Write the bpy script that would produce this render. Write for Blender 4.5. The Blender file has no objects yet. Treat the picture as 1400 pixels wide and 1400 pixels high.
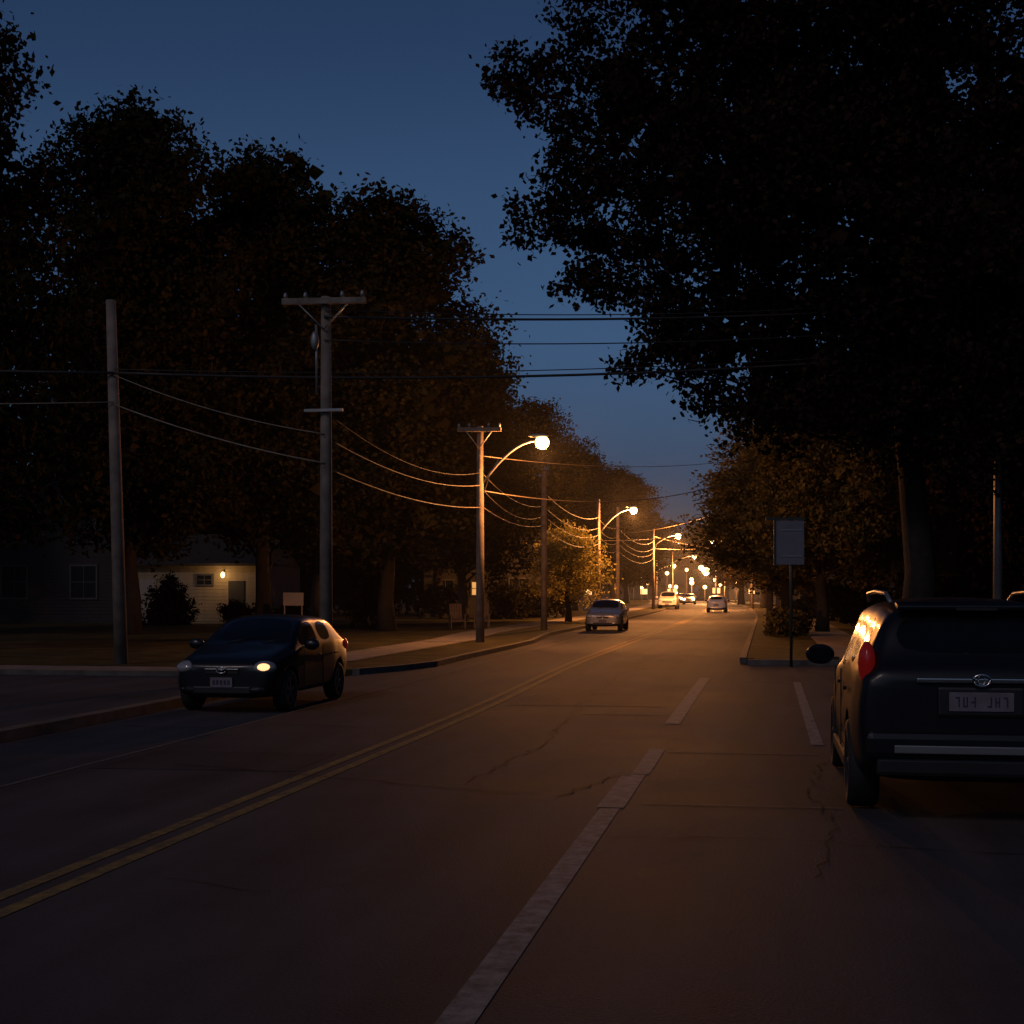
import bpy, bmesh, math, random
import numpy as np
from mathutils import Vector, Matrix
random.seed(7); rng=np.random.default_rng(7)
scene=bpy.context.scene
scene.view_settings.view_transform='Standard'
try: scene.view_settings.look='None'
except Exception: pass
scene.view_settings.exposure=0
col=scene.collection

# ------------------------------------------------------------ materials
def new_mat(name):
    m=bpy.data.materials.new(name); m.use_nodes=True
    nt=m.node_tree; b=nt.nodes['Principled BSDF']; return m,nt,b
def mat(name,c,rough=.6,metal=0,var=.25,scale=4,bump=0,emit=None,es=0,coat=0,spec=.5):
    m,nt,b=new_mat(name)
    b.inputs['Roughness'].default_value=rough; b.inputs['Metallic'].default_value=metal
    b.inputs['Specular IOR Level'].default_value=spec
    if coat: b.inputs['Coat Weight'].default_value=coat; b.inputs['Coat Roughness'].default_value=.08
    tc=nt.nodes.new('ShaderNodeTexCoord'); n=nt.nodes.new('ShaderNodeTexNoise')
    n.inputs['Scale'].default_value=scale; n.inputs['Detail'].default_value=4
    nt.links.new(tc.outputs['Object'],n.inputs['Vector'])
    r=nt.nodes.new('ShaderNodeValToRGB')
    r.color_ramp.elements[0].position=.3; r.color_ramp.elements[1].position=.7
    r.color_ramp.elements[0].color=tuple(x*(1-var) for x in c)+(1,)
    r.color_ramp.elements[1].color=tuple(min(1,x*(1+var)) for x in c)+(1,)
    nt.links.new(n.outputs['Fac'],r.inputs['Fac']); nt.links.new(r.outputs['Color'],b.inputs['Base Color'])
    if bump:
        bp=nt.nodes.new('ShaderNodeBump'); bp.inputs['Strength'].default_value=bump; bp.inputs['Distance'].default_value=.02
        n2=nt.nodes.new('ShaderNodeTexNoise'); n2.inputs['Scale'].default_value=scale*12; n2.inputs['Detail'].default_value=3
        nt.links.new(tc.outputs['Object'],n2.inputs['Vector']); nt.links.new(n2.outputs['Fac'],bp.inputs['Height'])
        nt.links.new(bp.outputs['Normal'],b.inputs['Normal'])
    if emit:
        b.inputs['Emission Color'].default_value=tuple(emit)+(1,); b.inputs['Emission Strength'].default_value=es
        m.cycles.emission_sampling='NONE'
    return m
def asphalt_mat(name,base=.05,tint=(1,.93,.9),rough=.62):
    m,nt,b=new_mat(name); N=nt.nodes.new; L=nt.links.new
    tc=N('ShaderNodeTexCoord')
    big=N('ShaderNodeTexNoise'); big.inputs['Scale'].default_value=.35; big.inputs['Detail'].default_value=8; big.inputs['Roughness'].default_value=.65
    fine=N('ShaderNodeTexNoise'); fine.inputs['Scale'].default_value=55; fine.inputs['Detail'].default_value=4
    mp=N('ShaderNodeMapping'); mp.inputs['Scale'].default_value=(1.6,.12,1)
    st=N('ShaderNodeTexNoise'); st.inputs['Scale'].default_value=1.1; st.inputs['Detail'].default_value=5
    L(tc.outputs['Object'],big.inputs['Vector']); L(tc.outputs['Object'],fine.inputs['Vector'])
    L(tc.outputs['Object'],mp.inputs['Vector']); L(mp.outputs['Vector'],st.inputs['Vector'])
    r=N('ShaderNodeValToRGB'); r.color_ramp.elements[0].position=.3; r.color_ramp.elements[1].position=.72
    r.color_ramp.elements[0].color=tuple(base*.4*t for t in tint)+(1,); r.color_ramp.elements[1].color=tuple(base*1.7*t for t in tint)+(1,)
    a=N('ShaderNodeMath'); a.operation='ADD'; a2=N('ShaderNodeMath'); a2.operation='ADD'
    m1=N('ShaderNodeMath'); m1.operation='MULTIPLY'; m1.inputs[1].default_value=.45; L(big.outputs['Fac'],m1.inputs[0])
    m2=N('ShaderNodeMath'); m2.operation='MULTIPLY'; m2.inputs[1].default_value=.35; L(st.outputs['Fac'],m2.inputs[0])
    m3=N('ShaderNodeMath'); m3.operation='MULTIPLY'; m3.inputs[1].default_value=.22; L(fine.outputs['Fac'],m3.inputs[0])
    L(m1.outputs[0],a.inputs[0]); L(m2.outputs[0],a.inputs[1]); L(a.outputs[0],a2.inputs[0]); L(m3.outputs[0],a2.inputs[1])
    L(a2.outputs[0],r.inputs['Fac']); L(r.outputs['Color'],b.inputs['Base Color'])
    rr=N('ShaderNodeMapRange'); rr.inputs['To Min'].default_value=rough-.1; rr.inputs['To Max'].default_value=rough+.1
    L(big.outputs['Fac'],rr.inputs['Value']); L(rr.outputs['Result'],b.inputs['Roughness'])
    b.inputs['Specular IOR Level'].default_value=.025
    bp=N('ShaderNodeBump'); bp.inputs['Strength'].default_value=.35; bp.inputs['Distance'].default_value=.012
    L(fine.outputs['Fac'],bp.inputs['Height']); L(bp.outputs['Normal'],b.inputs['Normal'])
    return m
def paint_mat(name,c,wear=.5):
    m,nt,b=new_mat(name); N=nt.nodes.new; L=nt.links.new
    tc=N('ShaderNodeTexCoord'); n=N('ShaderNodeTexNoise'); n.inputs['Scale'].default_value=7; n.inputs['Detail'].default_value=9; n.inputs['Roughness'].default_value=.75
    L(tc.outputs['Object'],n.inputs['Vector'])
    r=N('ShaderNodeValToRGB'); r.color_ramp.elements[0].position=wear-.12; r.color_ramp.elements[1].position=wear+.16
    r.color_ramp.elements[0].color=(.065,.06,.058,1); r.color_ramp.elements[1].color=tuple(c)+(1,)
    L(n.outputs['Fac'],r.inputs['Fac']); L(r.outputs['Color'],b.inputs['Base Color']); b.inputs['Roughness'].default_value=.75
    b.inputs['Specular IOR Level'].default_value=.025
    return m
def leaf_mat(name,cols,transl=.3):
    m=bpy.data.materials.new(name); m.use_nodes=True; nt=m.node_tree; nt.nodes.clear(); N=nt.nodes.new; L=nt.links.new
    o=N('ShaderNodeOutputMaterial'); g=N('ShaderNodeNewGeometry'); tc=N('ShaderNodeTexCoord')
    n=N('ShaderNodeTexNoise'); n.inputs['Scale'].default_value=.5; n.inputs['Detail'].default_value=2
    L(tc.outputs['Object'],n.inputs['Vector'])
    a=N('ShaderNodeMath'); a.operation='MULTIPLY_ADD'; a.inputs[1].default_value=.55
    L(g.outputs['Random Per Island'],a.inputs[0]); s=N('ShaderNodeMath'); s.operation='MULTIPLY'; s.inputs[1].default_value=.6
    L(n.outputs['Fac'],s.inputs[0]); L(s.outputs[0],a.inputs[2])
    r=N('ShaderNodeValToRGB'); e=r.color_ramp.elements
    e[0].position=.2; e[0].color=tuple(cols[0])+(1,); e[1].position=.85; e[1].color=tuple(cols[-1])+(1,)
    if len(cols)>2:
        x=e.new(.52); x.color=tuple(cols[1])+(1,)
    L(a.outputs[0],r.inputs['Fac'])
    d=N('ShaderNodeBsdfDiffuse'); L(r.outputs['Color'],d.inputs['Color'])
    if transl<=0: L(d.outputs[0],o.inputs['Surface']); return m
    t=N('ShaderNodeBsdfTranslucent'); mx=N('ShaderNodeMixShader'); mx.inputs['Fac'].default_value=transl
    L(r.outputs['Color'],t.inputs['Color'])
    L(d.outputs[0],mx.inputs[1]); L(t.outputs[0],mx.inputs[2]); L(mx.outputs[0],o.inputs['Surface']); return m
M={}
M['asphalt']=asphalt_mat('asphalt',.056,(1,.93,1.0),.75)
M['patch']=asphalt_mat('asphalt_patch',.045,(1,.93,1.0),.75)
M['grass']=mat('grass_ground',(.04,.035,.017),.9,var=.5,scale=1.2,bump=.8,spec=.05)
M['conc']=mat('concrete',(.17,.15,.135),.8,var=.25,scale=2.5,bump=.3,spec=.1)
M['kerb']=mat('kerb_stone',(.11,.097,.085),.8,var=.3,scale=3,bump=.4,spec=.1)
M['yellow']=paint_mat('worn_yellow_paint',(.3,.2,.07),.47)
M['white']=paint_mat('worn_white_paint',(.26,.235,.22),.45)
M['thin']=paint_mat('faded_white_paint',(.15,.135,.13),.45)
M['crack']=mat('crack_tar',(.02,.018,.018),.8,spec=.05)
M['wood']=mat('weathered_pole_wood',(.18,.14,.11),.85,var=.35,scale=3,bump=.5)
M['steel']=mat('galvanised_steel',(.28,.27,.26),.5,.6,var=.15)
M['dark']=mat('black_plastic',(.012,.012,.013),.5)
M['cable']=mat('black_cable',(.03,.025,.022),.6)
M['cablel']=mat('weathered_cable',(.22,.17,.13),.55)
M['bark']=mat('bark',(.02,.015,.012),.95,var=.4,scale=6,bump=1)
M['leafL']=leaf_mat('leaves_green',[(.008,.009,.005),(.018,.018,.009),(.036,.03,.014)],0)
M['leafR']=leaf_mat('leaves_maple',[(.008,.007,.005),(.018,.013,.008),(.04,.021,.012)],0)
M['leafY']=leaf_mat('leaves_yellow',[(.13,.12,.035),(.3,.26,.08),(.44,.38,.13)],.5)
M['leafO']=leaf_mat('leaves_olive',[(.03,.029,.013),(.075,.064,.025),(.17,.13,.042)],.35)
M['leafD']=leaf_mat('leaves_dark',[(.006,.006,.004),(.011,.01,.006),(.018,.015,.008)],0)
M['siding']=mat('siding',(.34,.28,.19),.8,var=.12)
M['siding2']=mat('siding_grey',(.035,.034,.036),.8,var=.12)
M['roof']=mat('shingle_roof',(.03,.027,.026),.9,var=.3,scale=8,bump=.5)
M['trim']=mat('white_trim',(.34,.31,.28),.6,var=.08)
M['trimd']=mat('dark_trim',(.08,.075,.07),.6,var=.08)  # darker trim tone than the white one
M['glassd']=mat('dark_window_glass',(.01,.012,.016),.25,var=.1)
M['litwin']=mat('lit_window',(.5,.4,.25),.5,emit=(1,.5,.15),es=.6)
M['shopwin']=mat('lit_shop_window',(.5,.4,.3),.5,emit=(1,.5,.16),es=2.5)
M['globe']=mat('sodium_lamp_glass',(.8,.6,.3),.4,emit=(1,.56,.2),es=6)
M['globe2']=mat('warm_lamp_glass',(.8,.6,.3),.4,emit=(1,.56,.2),es=7)
M['porch']=mat('porch_lamp_glass',(.8,.6,.3),.4,emit=(1,.62,.22),es=6)
M['tyre']=mat('tyre_rubber',(.015,.015,.015),.8)
M['rim']=mat('alloy_rim',(.2,.2,.2),.35,.9,var=.05)
M['chrome']=mat('chrome',(.5,.5,.5),.22,1,var=.03)
M['cglass']=mat('car_glass',(.006,.007,.009),.12,var=.1,spec=.25)
M['head']=mat('headlamp_lens',(.4,.38,.36),.15,.3,var=.1,coat=.5)
M['headlit']=mat('headlamp_lit',(.7,.6,.45),.2,emit=(1,.52,.22),es=1.8)
M['beam']=mat('headlamp_beam',(.7,.6,.45),.2,emit=(1,.7,.38),es=8)
M['tail']=mat('tail_lamp_red',(.2,.008,.008),.25,var=.1,coat=.2,emit=(1,.03,.02),es=.05)
M['plate']=mat('licence_plate',(.16,.135,.16),.5,var=.2,scale=9)
M['platetxt']=mat('plate_lettering',(.03,.03,.06),.5)
M['p_black']=mat('car_paint_black',(.008,.008,.010),.34,.1,var=.05,coat=.25)
M['p_blue']=mat('car_paint_midnight',(.006,.007,.010),.4,0,var=.05,coat=.15,spec=.3)
M['p_silver']=mat('car_paint_silver',(.36,.33,.28),.3,.5,var=.05,coat=.8)
M['p_white']=mat('car_paint_white',(.62,.58,.52),.35,0,var=.05,coat=.8)
M['signback']=mat('sign_aluminium',(.15,.14,.16),.5,.2,var=.1)
M['signpost']=mat('sign_post_green',(.02,.025,.02),.6)
M['silverplastic']=mat('silver_trim',(.22,.22,.23),.4,.5,var=.05)

# ------------------------------------------------------------ helpers
def add(name,me,parent=None,mats=()):
    o=bpy.data.objects.new(name,me); col.objects.link(o)
    for m in mats: me.materials.append(m)
    if parent: o.parent=parent
    return o
def empty(name,loc=(0,0,0),rz=0):
    o=bpy.data.objects.new(name,None); o.location=loc; o.rotation_euler=(0,0,rz); o.empty_display_size=.3; col.objects.link(o); return o
def pydata(name,v,f,m,parent=None,smooth=False):
    me=bpy.data.meshes.new(name); me.from_pydata(v,[],f); me.update()
    if smooth:
        for p in me.polygons: p.use_smooth=True
    return add(name,me,parent,[m])
def box(name,loc,size,m,parent=None,bevel=0,rot=(0,0,0)):
    bm=bmesh.new(); bmesh.ops.create_cube(bm,size=1)
    bmesh.ops.scale(bm,vec=size,verts=bm.verts)
    if bevel: bmesh.ops.bevel(bm,geom=bm.edges[:],offset=bevel,segments=2,affect='EDGES',profile=.6)
    me=bpy.data.meshes.new(name); bm.to_mesh(me); bm.free()
    o=add(name,me,parent,[m]); o.location=loc; o.rotation_euler=rot; return o
def ellip(name,loc,size,m,parent=None,rot=(0,0,0),seg=20):
    bm=bmesh.new(); bmesh.ops.create_uvsphere(bm,u_segments=seg,v_segments=seg//2,radius=1)
    bmesh.ops.scale(bm,vec=size,verts=bm.verts)
    me=bpy.data.meshes.new(name); bm.to_mesh(me); bm.free()
    for p in me.polygons: p.use_smooth=True
    o=add(name,me,parent,[m]); o.location=loc; o.rotation_euler=rot; return o
def tube_data(pts,rads,seg=8,V=None,F=None):
    V=[] if V is None else V; F=[] if F is None else F
    base=len(V); n=len(pts)
    for i,p in enumerate(pts):
        p=Vector(p); a=Vector(pts[max(0,i-1)]); b=Vector(pts[min(n-1,i+1)])
        d=(b-a); d=d.normalized() if d.length>1e-6 else Vector((0,0,1))
        up=Vector((0,0,1)) if abs(d.z)<.9 else Vector((1,0,0))
        u=d.cross(up).normalized(); w=d.cross(u).normalized()
        for k in range(seg):
            t=2*math.pi*k/seg; V.append(tuple(p+(u*math.cos(t)+w*math.sin(t))*rads[i]))
    for i in range(n-1):
        for k in range(seg):
            a=base+i*seg+k; b=base+i*seg+(k+1)%seg
            F.append((a,b,b+seg,a+seg))
    F.append(tuple(base+k for k in range(seg))[::-1]); F.append(tuple(base+(n-1)*seg+k for k in range(seg)))
    return V,F
def tube(name,pts,rads,m,parent=None,seg=8):
    if not hasattr(rads,'__len__'): rads=[rads]*len(pts)
    V,F=tube_data(pts,rads,seg); return pydata(name,V,F,m,parent,True)
def lathe(name,prof,m,parent=None,loc=(0,0,0),seg=32):
    V=[];F=[];n=len(prof)
    for k in range(seg):
        t=2*math.pi*k/seg
        for x,r in prof: V.append((x,r*math.cos(t),r*math.sin(t)))
    for k in range(seg):
        for i in range(n-1):
            a=k*n+i; b=((k+1)%seg)*n+i; F.append((a,a+1,b+1,b))
    o=pydata(name,V,F,m,parent,True); o.location=loc; return o

# ------------------------------------------------------------ terrain & road
def cx(y):
    t=min(1,max(0,(y-18)/20)); s=t*t*(3-2*t)
    c=-4.2-.4*s
    if y>80: c-=(y-80)**2*.00027
    return c
def sm(a,b,t): t=min(1,max(0,(t-a)/(b-a))); return t*t*(3-2*t)
def xl(y): return cx(y)-4.5+1.55*sm(27,33,y)-.8*sm(46,58,y)
def xr(y): return cx(y)+3.95
def xra(y): return 26 if y<35 else xr(y)
YS=[-10+2*i for i in range(26)]+[42+6*i for i in range(50)]
def ribbon(name,ys,fa,fb,z,m,parent=None):
    V=[];F=[]
    for y in ys: V+= [(fa(y),y,z),(fb(y),y,z)]
    for i in range(len(ys)-1): F.append((2*i,2*i+1,2*i+3,2*i+2))
    return pydata(name,V,F,m,parent)
def slab(name,ys,fa,fb,z0,z1,m,parent=None):
    V=[];F=[]
    for y in ys:
        V+=[(fa(y),y,z0),(fa(y),y,z1),(fb(y),y,z1),(fb(y),y,z0)]
    n=len(ys)
    for i in range(n-1):
        a=4*i;b=a+4
        F+=[(a,b,b+1,a+1),(a+1,b+1,b+2,a+2),(a+2,b+2,b+3,a+3)]
    F+=[(0,1,2,3),(4*n-1,4*n-2,4*n-3,4*n-4)]
    return pydata(name,V,F,m,parent)
pydata('ground',[(-1500,-1500,-.03),(1500,-1500,-.03),(1500,2500,-.03),(-1500,2500,-.03)],[(0,1,2,3)],M['grass'])
ribbon('road',[-10,0,10,18,22,24,26,28,30,32,34.9,35.0]+[y for y in YS if y>35],lambda y:xl(y)-.02,lambda y:xra(y)+.02,0,M['asphalt'])
slab('kerb',[-10,0,8,14,16,18,20,22,24,25.5],lambda y:xl(y)-.22,lambda y:xl(y),-.02,.13,M['kerb'])
pydata('side_street',[(-70,-10,.05),(-8.93,-10,.05),(-8.93,27.5,.05),(-70,27.5,.05)],[(0,1,2,3)],M['asphalt'])
ysl=[29.5,31,33,36,40,44,48,52,56,60]+[66+8*i for i in range(35)]
slab('kerb',ysl,lambda y:xl(y)-.16,lambda y:xl(y),-.02,.13,M['kerb'])
slab('verge',ysl,lambda y:xl(y)-2.0,lambda y:xl(y)-.163,-.02,.11,M['grass'])
slab('pavement',ysl,lambda y:xl(y)-3.5,lambda y:xl(y)-2.003,-.02,.125,M['conc'])
slab('lawn',ysl,lambda y:-150,lambda y:xl(y)-3.503,-.02,.112,M['grass'])
def flat_x(name,x0,x1,y0,y1,z0,z1,m):
    return box(name,((x0+x1)/2,(y0+y1)/2,(z0+z1)/2),(x1-x0,y1-y0,z1-z0),m)
flat_x('kerb',-70,-8.9,27.5,27.66,-.02,.15,M['kerb'])
flat_x('pavement',-70,-8.9,27.663,29.497,-.02,.13,M['conc'])
ysr=[36,38,41,45,50,56,62]+[70+8*i for i in range(34)]
slab('kerb',ysr,lambda y:xr(y),lambda y:xr(y)+.16,-.02,.13,M['kerb'])
slab('verge',ysr,lambda y:xr(y)+.163,lambda y:xr(y)+2.2,-.02,.112,M['grass'])
slab('pavement',ysr,lambda y:xr(y)+2.203,lambda y:xr(y)+3.7,-.02,.125,M['conc'])
slab('lawn',ysr,lambda y:xr(y)+3.703,lambda y:160,-.02,.115,M['grass'])
flat_x('kerb',-.45,26,34.9,35.06,-.02,.13,M['kerb'])
flat_x('verge',-.3,26,35.063,35.997,-.02,.115,M['grass'])

# markings
ysm=[0+1.5*i for i in range(40)]+[60+4*i for i in range(50)]
mk=empty('road_markings')
ribbon('yellow_line_1',ysm,lambda y:cx(y)-.17,lambda y:cx(y)-.06,.005,M['yellow'],mk)
ribbon('yellow_line_2',ysm,lambda y:cx(y)+.06,lambda y:cx(y)+.17,.005,M['yellow'],mk)
ribbon('edge_line',[y for y in ysm if y<60],lambda y:-6.76-.15*min(1,max(0,(y-30)/20)),lambda y:-6.7-.15*min(1,max(0,(y-30)/20)),.005,M['thin'],mk)
def rect(name,x0,x1,y0,y1,m,z=.005,sk=0):
    return pydata(name,[(x0,y0,z),(x1,y0,z),(x1+sk,y1,z),(x0+sk,y1,z)],[(0,1,2,3)],m,mk)
rect('lane_line_1',-1.32,-1.16,0,11.7,M['white'])
rect('lane_line_1b',-1.35,-1.13,11.75,13.9,M['white'])
rect('lane_line_1c',-1.27,-1.10,13.95,16.2,M['white'])
rect('lane_line_2',-1.32,-1.12,19.3,29.6,M['white'])
rect('bay_line',.50,.64,16.9,28.5,M['white'])
rect('bay_tick_1',-1.05,.52,15.9,15.96,M['thin'])
rect('bay_tick_2',-1.1,.5,28.6,28.68,M['thin'])
rect('bay_tick_3',-1.0,.6,12.0,12.05,M['thin'])
rect('stop_trace',-2.6,-1.4,20.6,20.66,M['thin'])
rect('bay_line_2',2.95,3.05,5,14,M['thin'])
pt=empty('road_repair_patches')
for i,(x0,x1,y0,y1) in enumerate([(-3.9,-1.5,22,26),(-6.6,-4.5,13.5,15.2),(-3.6,-2.0,33,37.5)]):
    pydata('patch_%d'%i,[(x0,y0,.003),(x1,y0+.1,.003),(x1-.05,y1,.003),(x0+.04,y1-.08,.003)],[(0,1,2,3)],M['patch'],pt)
def crack(pts,w,parent):
    V=[];F=[]; P=[]
    for i in range(len(pts)-1):
        a=Vector(pts[i]+(0,));b=Vector(pts[i+1]+(0,)); n=max(2,int((b-a).length/.18))
        for k in range(n):
            p=a.lerp(b,k/n); P.append(p+Vector((random.gauss(0,.035),random.gauss(0,.035),0)))
    for i,p in enumerate(P):
        q=P[min(i+1,len(P)-1)]; r=P[max(i-1,0)]; d=(q-r).normalized(); nn=Vector((-d.y,d.x,0))*w*random.uniform(.2,1)
        V+=[(p.x-nn.x,p.y-nn.y,.0075),(p.x+nn.x,p.y+nn.y,.0075)]
    for i in range(len(P)-1): F.append((2*i,2*i+1,2*i+3,2*i+2))
    pydata('crack',V,F,M['crack'],parent)
ck=empty('road_cracks')
crack([(-5.9,14.0),(-4,13.2),(-2.6,12.6),(-1.7,12.4)],.014,ck); crack([(-1.7,12.4),(-1.5,13.5),(-1.2,14)],.016,ck)
crack([(-1.1,10.3),(0,10.5),(1.5,10.1),(2.6,10.4)],.012,ck); crack([(-6.5,18.5),(-5,18.1),(-4.4,18.3)],.014,ck)
crack([(-3.9,30),(-2.5,29.3),(-1.3,29.8),(0,29.2)],.025,ck); crack([(-2.7,13),(-2.5,16),(-2.8,22),(-3,30)],.01,ck)
crack([(-4.0,40),(-2,39.2),(-.8,39.8)],.04,ck); crack([(.6,20),(2.4,19.7),(4,20.3)],.02,ck); crack([(-8.5,18),(-7.5,17.6),(-6.6,17.9)],.014,ck)
crack([(-3.6,8.4),(-2.9,8.1),(-2.2,8.5)],.007,ck); crack([(.3,9.1),(.5,11),(.35,13),(.6,15.5)],.009,ck)

# ------------------------------------------------------------ foliage
def leaves_np(cent,sig,cnt,size,shape=(1,.62)):
    cent=np.asarray(cent,float); n=len(cent)
    idx=np.repeat(np.arange(n),cnt); N=len(idx)
    p=cent[idx]+rng.normal(size=(N,3))*sig*np.array([1,1,.75])
    a=rng.normal(size=(N,3)); a[:,2]-=.4; a/=np.linalg.norm(a,axis=1)[:,None]
    b=rng.normal(size=(N,3)); b-=a*(a*b).sum(1)[:,None]; b/=np.linalg.norm(b,axis=1)[:,None]
    s=(size*rng.uniform(.6,1.35,N))[:,None]
    v0=p-a*s*.5; v2=p+a*s*.5; v1=p+b*s*.5*shape[1]-a*s*.08; v3=p-b*s*.5*shape[1]-a*s*.08
    return np.stack([v0,v1,v2,v3],1).reshape(-1,3)
def quad_mesh(name,V,mats):
    me=bpy.data.meshes.new(name); nq=len(V)//4
    me.vertices.add(len(V)); me.vertices.foreach_set('co',V.astype(np.float32).ravel())
    me.loops.add(nq*4); me.loops.foreach_set('vertex_index',np.arange(nq*4,dtype=np.int32))
    me.polygons.add(nq); me.polygons.foreach_set('loop_start',np.arange(0,nq*4,4,dtype=np.int32))
    me.polygons.foreach_set('loop_total',np.full(nq,4,dtype=np.int32))
    me.update(calc_edges=True); me.validate()
    for m in mats: me.materials.append(m)
    return me
def clumps(blobs,dens):
    C=[];
    for (x,y,z,r,rz) in blobs:
        n=max(4,int(dens*r*r))
        d=rng.normal(size=(n,3)); d/=np.linalg.norm(d,axis=1)[:,None]
        q=rng.uniform(.15,1,n)**.45
        C.append(np.array([x,y,z])+d*q[:,None]*np.array([r,r,rz]))
    return np.concatenate(C)
def limbs(V,F,base,tips,r0):
    for t in tips:
        a=Vector(base); b=Vector(t); mid=a.lerp(b,.5)+Vector((random.gauss(0,.3),random.gauss(0,.3),-.05*(b-a).length+random.gauss(0,.2)))
        q1=a.lerp(mid,.5)+Vector((random.gauss(0,.12),random.gauss(0,.12),0)); q2=mid.lerp(b,.5)+Vector((random.gauss(0,.2),random.gauss(0,.2),.1))
        tube_data([a,q1,mid,q2,b],[r0,r0*.75,r0*.55,r0*.35,r0*.1],6,V,F)
class Variant: pass
def make_variant(seed,h,r,hb,lm,nb=24,dens=11,cnt=46,lsize=.24,sig=.38):
    random.seed(seed)
    blobs=[]
    for i in range(nb):
        t=(i+.5)/nb; z=hb+(h-hb)*(.08+.86*t)
        prof=max(.22,math.sqrt(max(0,1-((t-.38)/.66)**2)))
        an=i*2.4+random.uniform(-.5,.5); rr=r*prof
        br=random.uniform(.3,.5)*r*(.6+.4*prof)
        d=max(0,rr-br*.75)*random.uniform(.55,1.08)
        blobs.append((math.cos(an)*d,math.sin(an)*d,z,br,br*random.uniform(.75,1.05)))
    for t in (.25,.45,.65,.8): blobs.append((random.uniform(-.2,.2)*r,random.uniform(-.2,.2)*r,hb+(h-hb)*t,r*.5,(h-hb)*.14))
    C=clumps(blobs,dens)
    V1=leaves_np(C,sig,cnt,lsize)
    core=[(b[0]*.8,b[1]*.8,b[2],b[3]*.6,b[4]*.6) for b in blobs]
    V2=leaves_np(clumps(core,7),.35,8,.6,(1,.9)) if r>3 else V1[:4]
    st=C[rng.integers(0,len(C),60)]*np.array([1.07,1.07,1.02]); V3=leaves_np(st,.22,14,lsize)
    me=quad_mesh('foliage_mesh',np.concatenate([V1,V2,V3]),[lm])
    V=[];F=[]
    tube_data([(0,0,0),(.05,0,hb*.5),(-.05,.06,hb),(.1,0,hb+(h-hb)*.35),(0,.1,hb+(h-hb)*.7),(0,0,h*.94)],
              [.36*r/4.3,.27*r/4.3,.23*r/4.3,.17*r/4.3,.09*r/4.3,.02],10,V,F)
    for b in blobs[::2]:
        zz=max(hb*.8,b[2]-abs(b[3])*1.3); limbs(V,F,(0,0,zz),[(b[0],b[1],b[2])],.09*r/4.3)
    mt=bpy.data.meshes.new('trunk_mesh'); mt.from_pydata(V,[],F); mt.update(); mt.materials.append(M['bark'])
    for p in mt.polygons: p.use_smooth=True
    v=Variant(); v.fol=me; v.tr=mt; v.h=h; v.r=r; return v
def put(v,name,x,y,h,r,rz=0):
    e=empty(name,(x,y,0),rz); e.scale=(r/v.r,r/v.r,h/v.h)
    add('foliage',v.fol,e); add('trunk_and_limbs',v.tr,e); return e
VA=make_variant(1,20,4.5,3.0,M['leafL'],cnt=42,lsize=.23)
VB=make_variant(2,20,4.5,2.8,M['leafL'],nb=28,cnt=42,lsize=.23)
VC=make_variant(3,14,4.5,2.6,M['leafO'],nb=20,lsize=.22)
VD=make_variant(4,16,5.5,2.6,M['leafR'],nb=26,cnt=40)
VE=make_variant(5,16,4.5,2.6,M['leafL'],nb=22,cnt=42)
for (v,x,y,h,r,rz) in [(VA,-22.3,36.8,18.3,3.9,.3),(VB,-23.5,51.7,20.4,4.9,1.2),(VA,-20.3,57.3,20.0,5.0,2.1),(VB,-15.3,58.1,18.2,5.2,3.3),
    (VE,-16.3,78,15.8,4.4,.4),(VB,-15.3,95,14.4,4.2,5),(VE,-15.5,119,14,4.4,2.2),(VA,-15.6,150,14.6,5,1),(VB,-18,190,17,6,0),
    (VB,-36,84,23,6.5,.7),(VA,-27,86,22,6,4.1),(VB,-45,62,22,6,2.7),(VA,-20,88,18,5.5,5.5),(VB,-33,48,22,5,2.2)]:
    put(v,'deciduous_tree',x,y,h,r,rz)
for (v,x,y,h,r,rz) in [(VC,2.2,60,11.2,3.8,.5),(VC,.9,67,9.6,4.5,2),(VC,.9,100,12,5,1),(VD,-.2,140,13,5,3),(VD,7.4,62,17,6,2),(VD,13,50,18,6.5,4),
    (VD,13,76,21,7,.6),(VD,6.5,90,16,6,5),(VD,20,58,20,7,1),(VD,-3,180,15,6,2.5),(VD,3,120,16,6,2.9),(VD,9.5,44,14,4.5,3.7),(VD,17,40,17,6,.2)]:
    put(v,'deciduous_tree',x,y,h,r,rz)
e=empty('maple_tree',(3.6,37,0))
W=[(-5.1,14.7,1.5),(-6.4,15.0,.9),(-5.8,11.3,.85),(-4.9,12.5,1.1),(-3,13.9,2.4),(-3.9,11.4,1.5),(-3.2,10,1.4),(-2.3,8.7,1.1),(-2.6,7.4,.6),(-.85,11.8,3),(-.85,8.7,2.0),
   (.9,14.9,3.6),(1.8,10.9,3.4),(1.8,7.8,2.3),(4.5,13.6,4),(4.5,9,3.6),(6.6,10.9,4),(6.8,6.8,2.8),(4.4,6.8,1.8),(-1.7,16.3,2.4),(-4.4,16.6,1.2),(3.6,17,4),(-3.9,9.4,.8),(-1.6,7.1,.7),(.6,7.2,1.2),
   (-4.5,9.4,.6),(-3.4,7.5,.45),(-1.3,6.5,.8),(-.4,6.1,.9),(.5,5.9,.9),(-4.9,11.2,.7),(3.0,5.9,1.4),(4.9,5.2,1.5),(1.9,6.2,1.2),(1.0,12.2,2.0),(.2,10.2,1.6)]
bl=[(x-3.6,random.uniform(-1.2,1.2)*(.4+.3*r)-(1.3 if z<6.3 else 0),z,r,r*.85) for x,z,r in W]
C=clumps(bl,15)
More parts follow.
